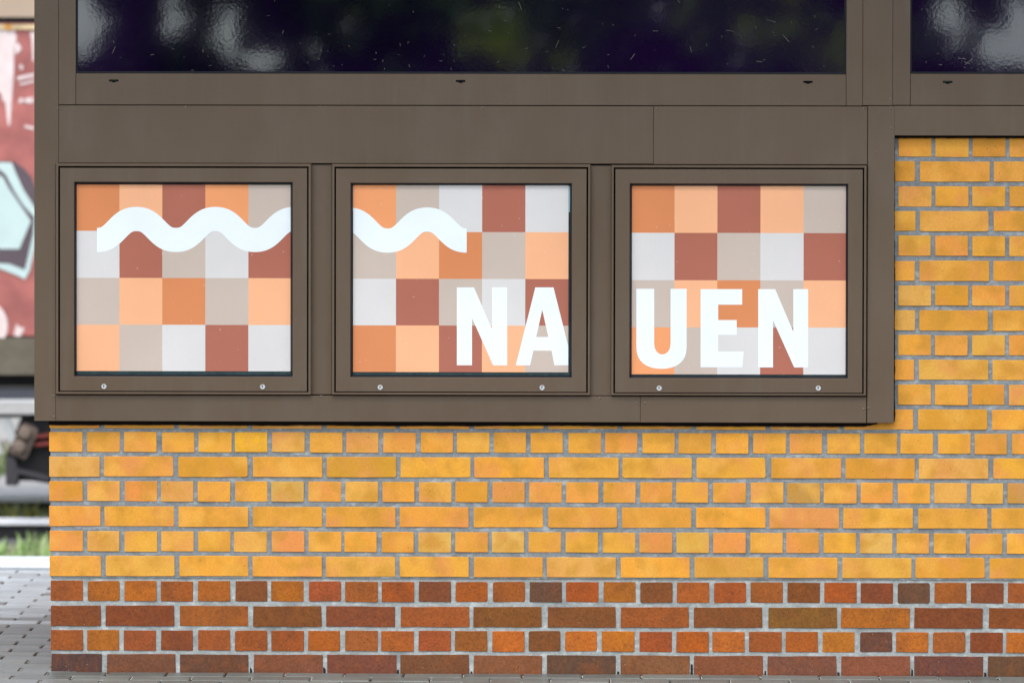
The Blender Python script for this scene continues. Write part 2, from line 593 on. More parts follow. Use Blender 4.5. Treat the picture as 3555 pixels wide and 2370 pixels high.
SPECIAL = {(3, 6): (216, 168, 84), (3, 20): (194, 148, 76), (2, 4): (216, 156, 48), (3, 2): (238, 150, 72), (5, 5 + 1): (236, 150, 78),
           (5, 16): (232, 148, 76), (5, 17): (226, 176, 76), (3, 26): (196, 150, 82), (5, 12): (230, 180, 92), (5, 10): (228, 178, 86),
           (1, 8): (232, 164, 80), (3, 3): (228, 174, 84), (4, 10): (230, 152, 82), (6, 9): (222, 160, 66), (5, 22): (228, 178, 88),
           (3, 12): (226, 152, 72), (1, 5): (244, 180, 46)}
# course: (centre row at px 172, long?, first brick end, next start, pitch, joint)
YC = [(1.0, 1533, 0, 171, 286.6, 303.8, 128.35, 14.5), (2, 1618.5, 1, 171, 346, 361.6, 257.2, 16),
      (3, 1704, 0, 171, 288, 304, 127.8, 14.5), (4, 1791, 1, 171, 349, 362.4, 256.7, 15.5),
      (5, 1877.5, 0, 172, 288.5, 303, 127.75, 14.5), (6, 1963, 1, 172, 350.5, 365.5, 255.8, 16)]
RC = [(7, 2050, 0, 175, 287.5, 303.6, 127.9, 16), (8, 2136.5, 1, 176, 349.5, 367.3, 255.4, 18),
      (9, 2220.7, 0, 176, 288, 303.6, 127.7, 16.5), (10, 2304, 1, 178, 353, 370, 255.0, 16)]
REDCODE = {7: 'roorodorrRdRrvRydRrrdddRddrd'.ljust(30, 'r'), 8: 'ddrddrydrdyodd', 9: 'rordrrRrorRRodOOroOroOvOrdOr', 10: 'Vnvmnnmvmmnmvv'}
REDCODE[7] = 'roorodorrRdRrvRodRrrdRdvrdr'
REDCODE[9] = 'rordrrrRrorrOdOOroOroOvOrdO'
for (n, yc, long_, a0, a1, s, pitch, joint) in YC + RC:
    red = n >= 7
    par = plinth if red else wall
    Yf = 0.0035 if red else 0.0
    put_brick(a0, a1, yc, 172, long_ if long_ else 0, red, lin(RED[REDCODE[n][0]], K) if red else ycol(), par, Yf)
    i = 1
    x = s
    while x < 3590:
        jit = rb.uniform(-2.0, 2.0)
        if red:
            code = REDCODE[n][min(i, len(REDCODE[n]) - 1)]
            c = lin(tuple(v + rb.uniform(-6, 6) for v in RED[code]), K)
        else:
            c = lin(SPECIAL[(n, i)], K * 1.06) if (n, i) in SPECIAL else ycol()
        put_brick(x + jit, x + pitch - joint + jit + rb.uniform(-1.5, 1.5), yc, 172, long_, red, c, par, Yf)
        x += pitch
        i += 1
gap_shade = MB()  # dark sheets painting the shade inside open joint gaps
rd = random.Random(6)
x = 353.0
while x < 3560:
    if rd.random() < 0.7:
        hgt = rd.choice((0.008, 0.012, 0.02, 0.034))
        xa_, xb_ = X(x + 3.5, 2304), X(x + 14, 2304)
        gap_shade.add(([(xa_, 0.0054, -0.03), (xb_, 0.0054, -0.03), (xb_ - 0.002, 0.0054, hgt * rd.uniform(.5, 1)), (xa_ + rd.uniform(0, .004), 0.0054, hgt)], [(0, 1, 2, 3)]))
    x += 255.0
obj('joint_gap_shade', gap_shade.mesh('joint_gap_shade', (simple('black_joint_gap_shade', lin((34, 34, 30), K), 0.95, var=0.4, vscale=90),)), plinth, kind='stuff')
# course 0, half hidden behind the frame's bottom edge
yc0 = 1450.0
put_brick(171, 345, yc0, 172, 1, 0, ycol(), wall)
x = 362
while x < 3590:
    put_brick(x, x + 241, yc0, 172, 1, 0, ycol(), wall)
    x += 256.8
# courses beside the frame on the right
for k in range(1, 13):
    yc = 1456 - k * 86.0          # centre row at px 3250
    long_ = (k % 2 == 0)
    if long_:
        s, pitch, br = 3189 - 256 + (0.5 * k), 256.2, 241
    else:
        s, pitch, br = 3245 - 128 + (0.2 * k), 128.6, 114
    x = s
    while x < 3590:
        put_brick(x, x + br + rb.uniform(-2, 2), yc, 3250, long_, 0, ycol(), wall)
        x += pitch
# bricks of the return wall on the left and of the wall beyond the picture on the right: one mass each
def brick_field(name, parent, red, zs, faces_left):
    mb = MB()
    r = random.Random(5 + red)
    for j, z in enumerate(zs):
        long_ = (j % 2 == 0)
        w = 0.234 if long_ else 0.111
        if faces_left:
            y = 0.125 + (0.0 if long_ else 0.06)
            while y < BDEP - 0.05:
                v, f = brick_vf(w, 70.5 * SC, 0.1, r.randrange(9), 0.0008)
                mb.add(([(XL + (0.003 if red else 0) + b, y + w / 2 - a, z + c) for a, b, c in v], f))
                y += w + 0.0155
        else:
            x = XR - 0.03
            lim = X(3600, 1800) + 0.27
            while x - w > lim:
                v, f = brick_vf(w, 70.5 * SC, 0.1, r.randrange(9), 0.0008)
                mb.add(([(x - w / 2 + a, b + (0.0035 if red else 0), z + c) for a, b, c in v], f))
                x -= w + 0.0155
    o = obj(name, mb.mesh(name, (M['red' if red else 'yellow'],)), parent, kind='stuff')
    o.color = lin(RED['r'] if red else YEL[0], K)
zr = [Z(172, c[1]) for c in RC][::-1]
zy = [Z(172, c[1]) for c in YC][::-1] + [Z(172, 1450)]
brick_field('return_bricks', plinth, 1, zr, True)
brick_field('return_bricks', wall, 0, zy, True)
brick_field('far_bricks', plinth, 1, zr, False)
brick_field('far_bricks', wall, 0, zy + [Z(3250, 1456 - k * 86.0) for k in range(1, 13)], False)

# ------------------------------------------------------------------ cladding
YF = -0.030
clad = obj('metal_cladding', MB().add(box(X(150, 900), X(3090, 900), -0.018, 0.05, Z(1777, 1455), Z_TOP)).add(
    box(X(3080, 300), XR, -0.018, 0.05, Z(3300, 462), Z_TOP)).mesh('metal_cladding', (M['black'],)), bld)
G = 0.0005
def panel(x0, y0, x1, y1, yf=YF, yb=0.0, refx=None, name='panel', b=0.0008, ztop=None):
    """panel between photo corners; y0 read at x0 side, y1 at x1 side unless refx is given"""
    xa, xb = X(x0, (y0 + y1) / 2, yf) + G, X(x1, (y0 + y1) / 2, yf) - G
    zt = ztop if ztop is not None else Z(refx or x0, y0, yf) - G
    zb = Z(refx or x1, y1, yf) + G
    return obj(name, mesh(name, *slab(xa, zb, xb, zt, yf, yb, b)), clad, M['clad'])
ZUP = 3.1
# corner post wraps the corner
xa, xb = X(119, 700, YF), X(203, 700, YF) - G
xp, xq, zq, zp = X(119.3, 700, YF), X(193, 1000, YF) - G, Z(200, 567.5, YF), Z(120, 1460, YF)
v, f = poly_y([(xp, zp), (xq, zp), (xq, zq), (xb, zq), (xb, ZUP), (xp, ZUP)], YF, 0.33)
obj('corner_post', mesh('corner_post', v, f), clad, M['clad'])
obj('side_panel', mesh('side_panel', *box(X(119.5, 900, YF) + 0.001, XL + 0.05, 0.301, BDEP, Z(120, 1460, YF), ZUP)), clad, M['clad'])
panel(203, 366, 2268.6, 566.5, refx=400)
panel(2268.6, 369, 3011.5, 571.5, refx=2600)
panel(3011.5, 368, 3105, 1468, refx=3050)
panel(2995.5, 0, 3099.5, 366.8, ztop=ZUP, refx=3050, name='mullion_post')
o = panel(3105, 367.5, 3560, 471.5, refx=3300, name='panel', yb=0.02)
o2 = panel(193, 1371, 2223, 1461.5, refx=400, name='bottom_panel')
o3 = panel(2223, 1376, 3008, 1467.0, refx=2600, name='bottom_panel')
# recessed strips between the lower windows
for (a, b_, t, bo) in ((1080, 1152, 569, 1369), (2049, 2122, 572, 1373)):
    panel(a, t + 2, b_, bo, yf=-0.021, refx=a, name='mullion_strip')
# extension of panel beyond the picture
xe = X(3560, 420, YF)
obj('panel', mesh('panel', *slab(xe + G, Z(3560, 471.8, YF), XR, Z(3560, 367.8, YF), YF, 0.02)), clad, M['clad'])

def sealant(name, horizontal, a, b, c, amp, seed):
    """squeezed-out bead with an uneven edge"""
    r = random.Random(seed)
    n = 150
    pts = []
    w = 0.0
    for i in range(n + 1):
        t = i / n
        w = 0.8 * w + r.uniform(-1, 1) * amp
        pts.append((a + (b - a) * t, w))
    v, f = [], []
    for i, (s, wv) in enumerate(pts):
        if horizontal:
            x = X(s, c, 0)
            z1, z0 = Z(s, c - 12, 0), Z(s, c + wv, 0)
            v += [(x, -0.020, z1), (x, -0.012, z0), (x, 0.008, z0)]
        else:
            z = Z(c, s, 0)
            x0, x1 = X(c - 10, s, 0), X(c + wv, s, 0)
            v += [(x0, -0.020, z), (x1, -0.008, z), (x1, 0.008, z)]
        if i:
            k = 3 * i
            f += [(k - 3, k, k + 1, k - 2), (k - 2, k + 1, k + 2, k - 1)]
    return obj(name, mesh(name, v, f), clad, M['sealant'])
# straight lower course follows the slope of the frame edge
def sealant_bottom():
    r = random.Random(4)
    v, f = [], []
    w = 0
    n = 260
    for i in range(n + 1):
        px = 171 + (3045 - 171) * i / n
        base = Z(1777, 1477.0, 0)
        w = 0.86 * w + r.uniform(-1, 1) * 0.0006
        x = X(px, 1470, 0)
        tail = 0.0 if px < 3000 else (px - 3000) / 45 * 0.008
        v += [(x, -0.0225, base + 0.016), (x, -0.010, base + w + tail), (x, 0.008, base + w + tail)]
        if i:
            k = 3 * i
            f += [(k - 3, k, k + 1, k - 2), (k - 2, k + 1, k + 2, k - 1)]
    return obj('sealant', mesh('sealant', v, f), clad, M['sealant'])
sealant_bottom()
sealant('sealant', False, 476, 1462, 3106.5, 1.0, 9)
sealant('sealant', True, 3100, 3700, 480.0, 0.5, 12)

screw_me = MB().add(lathe_y([(0.0042, 0.001), (0.0040, -0.0012), (0.0026, -0.0024), (0.0014, -0.0025)], 12), 0).add(
    ([(-0.0022, -0.00265, -0.0006), (0.0022, -0.00265, -0.0006), (0.0022, -0.00265, 0.0006), (-0.0022, -0.00265, 0.0006)], [(0, 1, 2, 3)]), 1).mesh('screw', (M['screw'], M['black']))
for k, (sx, sy) in enumerate([(199, 377), (211.6, 377.5), (646, 371.5), (1110, 373), (1675, 375), (2255, 377), (2282, 377), (2627.5, 377), (3000, 377), (3090.5, 344),
               (3092, 377), (3127.5, 374.6), (3094, 444), (3041, 526), (186, 1375.5), (186, 1446), (1116, 1376), (2084, 1381), (2207.5, 1398),
               (2240, 1398), (2998.5, 1419), (3015.5, 1416)]):
    p = at(sx, sy, YF)
    o = obj('screw', screw_me, clad)
    o.location = (p.x, YF + 0.0005, p.z)
    o.rotation_euler = (0, k * 1.3, 0)

# ------------------------------------------------------------------ upper windows (dark glass)
def upper_window(x0, gx0, gx1, x1, label, nslots, streaks, seed, xcut=None):
    root = bpy.data.objects.new('window', None)
    col.objects.link(root)
    root.parent = bld
    root['label'] = label
    yb = Z(x0, 364.5, YF) + G
    zg = Z((gx0 + min(gx1, 3555)) / 2, 257, YF)
    xa, xg0, xg1, xb = X(x0, 150, YF) + G, X(gx0, 150, YF), X(gx1, 150, YF), X(x1, 150, YF) - G
    ztop = ZUP
    zr_ = Z((x0 + min(x1, 3555)) / 2, 366, YF) + G
    # stiles and rails, butt jointed
    obj('stile', mesh('stile', *slab(xa, zr_, xg0 - 0.0006, ztop, YF, 0.0)), root, M['clad'])
    obj('stile', mesh('stile', *slab(xg1 + 0.0006, zr_, xb, ztop, YF, 0.0)), root, M['clad'])
    obj('bottom_rail', mesh('bottom_rail', *slab(xg0 + 0.0006, zr_, xg1 - 0.0006, zg, YF - 0.0004, 0.0)), root, M['clad'])
    obj('top_rail', mesh('top_rail', *slab(xg0 + 0.0006, ztop - 0.08, xg1 - 0.0006, ztop, YF - 0.0004, 0.0)), root, M['clad'])
    r0 = (xg0, zg + 0.001, xg1, ztop - 0.08)
    obj('gasket', mesh('gasket', *loft([inset(r0, 0, -0.027), inset(r0, 0.0055, -0.024), inset(r0, 0.0065, -0.017)], cap=False)), root, M['gasket'])
    g = inset(r0, 0.003, -0.0205)
    obj('pane', mesh('pane', *loft([(g[0], g[1], g[2], g[3], -0.0185), g], back=True)), root, M['glass'])
    for (sx, sy) in nslots:
        p = at(sx, sy, YF)
        w, h = 17 * SC, 3.6 * SC
        pts = []
        for a in range(-90, 91, 30):
            pts.append((p.x + w - h + h * math.cos(math.radians(a)), p.z + h * math.sin(math.radians(a))))
        for a in range(90, 271, 30):
            pts.append((p.x - w + h + h * math.cos(math.radians(a)), p.z + h * math.sin(math.radians(a))))
        mb = MB().add(poly_y(pts, YF - 0.0012, 0.001), 0)
        mb.add(slab(p.x - 0.013, p.z + 0.0005, p.x + 0.012, p.z + 0.0019, YF - 0.0020, YF - 0.001, 0.0003), 1 if seed + len(pts) and sx in (395, 3290) else 0)
        mb.add(slab(p.x - 0.006, p.z - 0.0062, p.x + 0.006, p.z - 0.0034, YF - 0.0016, YF, 0.0003), 0)
        obj('drain_slot', mb.mesh('drain_slot', (M['black'], M['glass_green'])), root)
    # bits of straw, seeds and scratches stuck to the pane
    r = random.Random(seed)
    mb = MB()
    for k in range(streaks):
        px = r.uniform(gx0 + 20, min(gx1, 3700) - 20)
        py = 250 - abs(r.gauss(0, 1)) * 130 if r.random() < 0.6 else r.uniform(-40, 250)
        if py > 245:
            continue
        L = r.uniform(3, 12) if r.random() < 0.8 else r.uniform(14, 34)
        a = r.gauss(1.1, 0.5) * r.choice((-1, 1)) if r.random() < 0.7 else r.uniform(-0.3, 0.3)
        w = r.uniform(0.5, 1.1) * SC / 2
        p = at(px, py, -0.0215)
        dx, dz = math.cos(a) * L * SC / 2, math.sin(a) * L * SC / 2
        nx, nz = -math.sin(a) * w, math.cos(a) * w
        if p.z - abs(dz) < zg + 0.008 or p.x - abs(dx) < xg0 + .008 or p.x + abs(dx) > xg1 - .008:
            continue
        mb.add(([(p.x - dx - nx, -0.0211, p.z - dz - nz), (p.x + dx - nx, -0.0211, p.z + dz - nz),
                 (p.x + dx + nx, -0.0211, p.z + dz + nz), (p.x - dx + nx, -0.0211, p.z - dz + nz)], [(0, 1, 2, 3)]))
    obj('straw_flecks', mb.mesh('straw_flecks', (M['dirty_white'],)), root, kind='stuff')
    return root
upper_window(203, 263.5, 2938, 2995.5, 'wide dark tinted window with tree reflections', [(395, 280), (1599, 282), (2805, 285)], 120, 21)
upper_window(3099.5, 3161, 4900, 4960, 'dark tinted window above the right brick pier', [(3290, 285)], 50, 33)

# ------------------------------------------------------------------ lower windows with printed film
def lower_window(P, label, grid, cols, rows):
    root = bpy.data.objects.new('window', None)
    col.objects.link(root)
    root.parent = bld
    root['label'] = label
    YR, YS, YG = -0.0425, -0.0400, -0.024
    def rect(l, t, r, b, y):
        cx, cy = (l + r) / 2, (t + b) / 2
        zt = (Z(l, t, y) + Z(r, t + (r - l) * 0.0022, y)) / 2
        return (X(l, cy, y), Z(cx, b, y), X(r, cy, y), Z(cx, t, y))
    outer = rect(*P['outer'], YR)
    go = rect(*P['groove'], YR)
    sash = rect(*P['sash'], YS)
    reb = rect(*P['rebate'], YS)
    film = rect(*P['film'], YG)
    def R5(r, y, d=0):
        return (r[0] + d, r[1] + d, r[2] - d, r[3] - d, y)
    obj('frame', mesh('frame', *loft([R5(outer, -0.0), R5(outer, YR + 0.0025), R5(outer, YR, 0.002), R5(go, YR, -0.001), R5(go, YR + 0.001), R5(go, -0.0)], cap=False)), root, M['clad'])
    obj('groove', mesh('groove', *loft([R5(go, YR + 0.0012, 0.0004), R5(go, -0.024, 0.0004), R5(sash, -0.024, -0.0004), R5(sash, YS + 0.0012, -0.0004)], cap=False)), root, M['black'])
    obj('sash', mesh('sash', *loft([R5(sash, -0.02), R5(sash, YS + 0.001), R5(sash, YS, 0.001), R5(reb, YS, -0.0015), R5(reb, YS + 0.002), R5(reb, -0.020)], cap=False)), root, M['clad'])
    b = 0.0080
    obj('gasket', mesh('gasket', *loft([R5(reb, -0.0375), R5(reb, -0.0365, 0.003), R5(reb, -0.027, 0.0062), R5(reb, -0.018, 0.0066)], cap=False)), root, M['gasket'])
    pane = R5(reb, -0.0215, 0.003)
    obj('pane', mesh('pane', *loft([R5(reb, -0.0195, 0.003), pane], back=True)), root, M['backglass'])
    # printed film: one sheet, coloured squares
    mb = MB()
    order = 'OLMRBW'
    xs = [X(c, 950, YG) for c in cols]
    zs = [Z((cols[0] + cols[-1]) / 2, r_, YG) for r_ in rows]
    xs[0], xs[-1], zs[0], zs[-1] = film[0], film[2], film[3], film[1]
    for j in range(4):
        for i in range(5):
            mb.add(([(xs[i], YG + 0.0003, zs[j + 1]), (xs[i + 1], YG + 0.0003, zs[j + 1]), (xs[i + 1], YG + 0.0003, zs[j]), (xs[i], YG + 0.0003, zs[j])], [(0, 1, 2, 3)]), order.index(grid[j][i]))
    obj('printed_film', mb.mesh('printed_film', [FILMM[k] for k in order]), root)
    for (lx, ly) in P['locks']:
        p = at(lx, ly, YS)
        m2 = MB()
        m2.add(lathe_y([(0.0088, YS + 0.001), (0.0086, YS - 0.0018), (0.0074, YS - 0.0030), (0.0068, YS - 0.0022), (0.0002, YS - 0.0024)], 20, p.x, p.z), 0)
        kx, kz = p.x - 0.0006, p.z + 0.0018
        m2.add(poly_y([(kx - 0.0013, kz - 0.0042), (kx + 0.0013, kz - 0.0042), (kx + 0.0016, kz + 0.0028), (kx, kz + 0.0042), (kx - 0.0016, kz + 0.0028)], YS - 0.0032, 0.0006), 1)
        obj('lock', m2.mesh('lock', (M['chrome'], M['black'])), root)
    return root, film, YG

P1 = dict(outer=(193.4, 568, 1080, 1369), groove=(202.4, 577.8, 1071, 1360.7), sash=(208, 583.5, 1066, 1357.4), rebate=(257.7, 632.6, 1015.7, 1307), film=(266, 641.5, 1008.6, 1288), locks=((361, 1341), (911.5, 1342)))
P2 = dict(outer=(1152, 570, 2049.6, 1371), groove=(1160.7, 580, 2041.5, 1363), sash=(1166, 586, 2036, 1359.7), rebate=(1217, 636.5, 1985, 1309.5), film=(1226, 643.5, 1973.3, 1291.4), locks=((1320, 1344), (1882, 1345)))
P3 = dict(outer=(2122, 574, 3008.3, 1373), groove=(2130.3, 582.5, 2999.5, 1366), sash=(2135.6, 588, 2994.6, 1362.9), rebate=(2186, 638.5, 2944, 1312.5), film=(2193.6, 645.8, 2936, 1299.5), locks=((2288.5, 1347), (2841, 1347)))
c1 = lambda x: 150 + x / 1.633
c2 = lambda x: 1120 + x / 1.633
c3 = lambda x: 2080 + x / 1.6333
ry = lambda y: 540 + y / 1.633
w1, f1, YG = lower_window(P1, 'left square window printed with orange and brown checks and white wave', ['OLRMB', 'WRBWR', 'BLOBL', 'LBWRW'],
                          [c1(v) for v in (190, 432, 675, 919, 1163, 1404)], [ry(v) for v in (165, 428, 694, 959, 1222)])
w2, f2, _ = lower_window(P2, 'middle square window printed with checks, end of the wave and letters NA', ['MBWRW', 'BLOBL', 'WRBWR', 'OLRLB'],
                         [c2(v) for v in (175, 416, 660, 904, 1149, 1393)], [ry(v) for v in (170, 434, 699, 963, 1227)])
w3, f3, _ = lower_window(P3, 'right square window printed with checks and letters UEN', ['OLRLB', 'WRBWR', 'BLOBL', 'MBWRW'],
                         [c3(v) for v in (186, 427, 670, 914, 1159, 1399)], [ry(v) for v in (173, 439, 707, 974, 1240)])

def wave(root, cx, film, start, stop, phase0, half, ymid, amp, th, name='printed_wave'):
    """white ribbon; phase0 = x of a trough in crop units, half = half period"""
    n = 120
    top, bot = [], []
    b = 0.055
    def yc(x):
        t = math.pi * (x - phase0) / half
        # trough at phase0: cos form with flattened extremes
        return ymid + amp * (math.cos(t) - b * math.cos(3 * t)) / (1 - b)
    for i in range(n + 1):
        x = start + (stop - start) * i / n
        e = 0.5
        s = (yc(x + e) - yc(x - e)) / (2 * e)
        L = math.hypot(1, s)
        nx, ny = s / L, -1 / L
        for lst, sg in ((top, 1), (bot, -1)):
            lst.append((x + sg * nx * th / 2, yc(x) + sg * ny * th / 2))
    def W(p):
        q = at(cx(p[0]), ry(p[1]), YG)
        return (min(max(q.x, film[0]), film[2]), q.z)
    top = [W(p) for p in top]
    bot = [W(p) for p in bot]
    v = [(p[0], YG, p[1]) for p in top] + [(p[0], YG, p[1]) for p in bot]
    m = len(top)
    f = [(k, k + 1, m + k + 1, m + k) for k in range(m - 1)]
    return obj(name, mesh(name, v, f), root, M['white_film'])
wave(w1, c1, f1, 305, 1470, 305.0, 223.7, 419.2, 59.5, 137)
wave(w2, c2, f2, 60, 817, 817 - 897.0, 224.2, 422.5, 59.5, 137)

def letter(root, cx, film, pts, name, hole=None):
    def W(p):
        q = at(cx(p[0]), ry(p[1]), YG)
        return (min(max(q.x, film[0]), film[2]), YG, q.z)
    if hole is None:
        v = [W(p) for p in pts]
        f = [tuple(range(len(v)))]
        me = mesh(name, v, f)
    else:
        import bmesh
        bm = bmesh.new()
        es = []
        for loop in (pts, hole):
            vv = [bm.verts.new(W(p)) for p in loop]
            for k in range(len(vv)):
                es.append(bm.edges.new((vv[k], vv[(k + 1) % len(vv)])))
        bmesh.ops.triangle_fill(bm, edges=es, use_beauty=True)
        me = bpy.data.meshes.new(name)
        bm.to_mesh(me)
        bm.free()
    return obj(name, me, root, M['white_film'])
letter(w2, c2, f2, [(761, 747), (858, 747), (961, 985), (961, 747), (1046, 747), (1046, 1188), (967, 1188), (847, 921), (847, 1188), (761, 1188)], 'printed_letter')
letter(w2, c2, f2, [(1206, 747), (1309, 747), (1393.5, 1081), (1393.5, 1188), (1314, 1188), (1298, 1105), (1195, 1105), (1176, 1188), (1095, 1188)], 'printed_letter',
       hole=[(1245, 874), (1211, 1028), (1280, 1028)])
U = [(211, 755), (312, 755), (312, 1065)]
for k in range(1, 8):
    a = math.pi - math.pi * k / 8
    U.append((358.5 + 46.5 * math.cos(a), 1070 + 57 * math.sin(a)))
U += [(405, 1065), (405, 755), (496, 755), (496, 1085)]
for k in range(1, 16):
    a = math.pi * k / 16
    ca, sa = math.cos(a), math.sin(a)
    U.append((353.5 + 142.5 * math.copysign(abs(ca) ** 0.9, ca), 1085 + 123 * sa ** 0.85))
U += [(211, 1085)]
letter(w3, c3, f3, U, 'printed_letter')
letter(w3, c3, f3, [(575, 757), (811, 757), (811, 845), (675, 845), (675, 932), (780, 932), (780, 1016), (675, 1016), (675, 1110), (820, 1110), (812, 1199), (575, 1199)], 'printed_letter')
letter(w3, c3, f3, [(902, 757), (998, 757), (1101, 998), (1101, 757), (1185, 757), (1185, 1200), (1106, 1200), (986, 934), (986, 1200), (902, 1200)], 'printed_letter')
# pale sliver of bare pane beside the middle film
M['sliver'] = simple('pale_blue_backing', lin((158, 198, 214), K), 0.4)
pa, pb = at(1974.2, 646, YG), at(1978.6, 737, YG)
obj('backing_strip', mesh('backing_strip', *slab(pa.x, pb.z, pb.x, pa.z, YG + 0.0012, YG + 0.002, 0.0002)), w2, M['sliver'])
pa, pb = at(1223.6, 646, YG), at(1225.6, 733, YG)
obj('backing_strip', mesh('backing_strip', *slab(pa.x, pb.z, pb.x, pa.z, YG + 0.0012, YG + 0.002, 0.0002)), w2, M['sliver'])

# upper part of the building, out of the picture: fascia and roof
obj('roof', MB().add(box(-9, 9, -1.0, 0.5, 3.3, 3.5)).add(box(X(119, 700) + 0.05, XR, 0.0, BDEP, 3.05, 3.3)).mesh('roof', (simple('canopy_boards', lin((150, 140, 128), K), 0.8, var=0.1),)), bld)

# ------------------------------------------------------------------ railway behind
ZRAIL = -0.60
YRAIL = 11.5
M['steel_top'] = simple('bright_rail_steel', (0.8, 0.81, 0.84, 1), 0.35, 0.0)
M['rust'] = simple('shade_dark_rail_rust', lin((24, 22, 26), K), 0.8, var=0.2, vscale=6)  # nearly black: the shade on the rail web is put into the colour
M['foot'] = simple('grey_rail_foot', lin((104, 102, 108), K), 0.7)
M['sleeper'] = simple('grey_sleeper', lin((138, 132, 126), K), 0.9, var=0.2, vscale=9)
track = bpy.data.objects.new('railway_track', None)
col.objects.link(track)
track['label'] = 'railway track with shiny rail head behind the platform edge'
track['category'] = 'railway track'
def rail_vf(y):
    prof = [(-0.062, 0), (0.062, 0), (0.062, 0.012), (0.012, 0.03), (0.010, 0.11), (0.035, 0.12), (0.035, 0.15), (0.028, 0.157), (-0.028, 0.157), (-0.035, 0.15), (-0.035, 0.12), (-0.010, 0.11), (-0.012, 0.03), (-0.062, 0.012)]
    n = len(prof)
    v = [(-40, y + a, ZRAIL - 0.157 + b) for a, b in prof] + [(40, y + a, ZRAIL - 0.157 + b) for a, b in prof]
    f = [(k, (k + 1) % n, n + (k + 1) % n, n + k) for k in range(n)]
    return v, f
for y in (YRAIL, YRAIL + 1.5):
    v, f = rail_vf(y)
    me = mesh('rail', v, f, mats=(M['rust'], M['steel_top'], M['foot']), idx=[1 if k in (6, 7, 8, 9) else 2 if k in (2, 12, 13, 1) else 0 for k in range(len(f))])  # 'rust' on the web is nearly black, with the shade in its colour
    obj('rail', me, track)
sl_me = mesh('sleeper', *box(-0.13, 0.13, -1.3, 1.3, -0.1, 0))
sl_me.materials.append(M['sleeper'])
for k in range(-10, 3):
    obj('sleeper', sl_me, track, loc=(k * 0.65, YRAIL + 0.75, ZRAIL - 0.158))
bal = MB()
rg = random.Random(8)
for k in range(2600):
    x, y = rg.uniform(-5.5, -1.5), rg.uniform(9.0, 17.0)
    s = rg.uniform(0.02, 0.045)
    z = ZRAIL - 0.19 + rg.uniform(0, 0.03)
    v = [(x + rg.uniform(-s, s), y + rg.uniform(-s, s), z + rg.uniform(-s, s)) for _ in range(4)]
    bal.add((v, [(0, 1, 2), (0, 2, 3), (0, 3, 1), (1, 3, 2)]))
obj('ballast_stones', bal.mesh('ballast_stones', (M['ballast'],)), kind='stuff', label='loose grey ballast stones around the rails', cat='ballast')
bb = MB()
def band(x0, x1, y0, y1, z0, z1):
    bb.add(box(x0, x1, y0, y1, z0, z1))
band(-60, 60, 8.6, 13.69, -0.9, ZRAIL - 0.185)
obj('ballast_bed', bb.mesh('ballast_bed', (M['ballast'],)), kind='structure')

def grass(name, n, xr, yr, z0, hr, cols_, seed, label):
    r = random.Random(seed)
    mb = MB()
    for k in range(n):
        x, y = r.uniform(*xr), r.uniform(*yr)
        h = r.uniform(*hr)
        w = r.uniform(0.004, 0.009)
        a = r.uniform(0, 6.28)
        lx, ly = r.gauss(0, 0.35) * h, r.gauss(0, 0.35) * h
        dx, dy = math.cos(a) * w, math.sin(a) * w
        mb.add(([(x - dx, y - dy, z0), (x + dx, y + dy, z0), (x + dx * .7 + lx * .4, y + dy * .7 + ly * .4, z0 + h * .6), (x - dx * .7 + lx * .4, y - dy * .7 + ly * .4, z0 + h * .6), (x + lx, y + ly, z0 + h)],
                [(0, 1, 2, 3), (3, 2, 4)]), r.randrange(len(cols_)))
    return obj(name, mb.mesh(name, cols_), kind='stuff', label=label, cat='grass')
gm1 = simple('fresh_grass', lin((140, 186, 92), 0.7), 0.6)
gm2 = simple('pale_grass', lin((190, 206, 150), 0.75), 0.6)
gm3 = simple('yellow_grass', lin((206, 196, 90), 0.7), 0.6)
gm4 = simple('dark_grass', lin((110, 116, 50), 0.7), 0.6)
def tufts(name, centres, zbase, mats_, seed, label, per=90):
    r = random.Random(seed)
    mb = MB()
    for (cx, cy, h0, rad) in centres:
        for k in range(per):
            x, y = cx + r.gauss(0, rad), cy + r.gauss(0, rad)
            h = h0 * r.uniform(0.45, 1.05)
            w = r.uniform(0.005, 0.012)
            a = r.uniform(0, 6.28)
            lx, ly = r.gauss(0, 0.3) * h, r.gauss(0, 0.3) * h
            dx, dy = math.cos(a) * w, math.sin(a) * w
            mb.add(([(x - dx, y - dy, zbase), (x + dx, y + dy, zbase), (x + dx + lx * .4, y + dy + ly * .4, zbase + h * .6), (x - dx + lx * .4, y - dy + ly * .4, zbase + h * .6), (x + lx, y + ly, zbase + h)],
                    [(0, 1, 2, 3), (3, 2, 4)]), r.randrange(len(mats_)))
    return obj(name, mb.mesh(name, mats_), kind='stuff', label=label, cat='grass')
rt = random.Random(2)
cent = [(rt.uniform(-5.4, -2.0), rt.uniform(9.3, 10.9), rt.choice((0.10, 0.12, 0.14, 0.22)), 0.045) for _ in range(150)]
tufts('grass', cent, -0.79, [gm1, gm2, gm2], 5, 'fresh green weeds between platform edge and rail')
cent = [(rt.uniform(-5.4, -2.0), rt.uniform(11.8, 12.7), rt.choice((0.14, 0.18, 0.22)), 0.07) for _ in range(110)]
tufts('grass', cent, -0.79, [gm3, gm4, gm2], 6, 'yellowish dry grass between the two rails', 50)

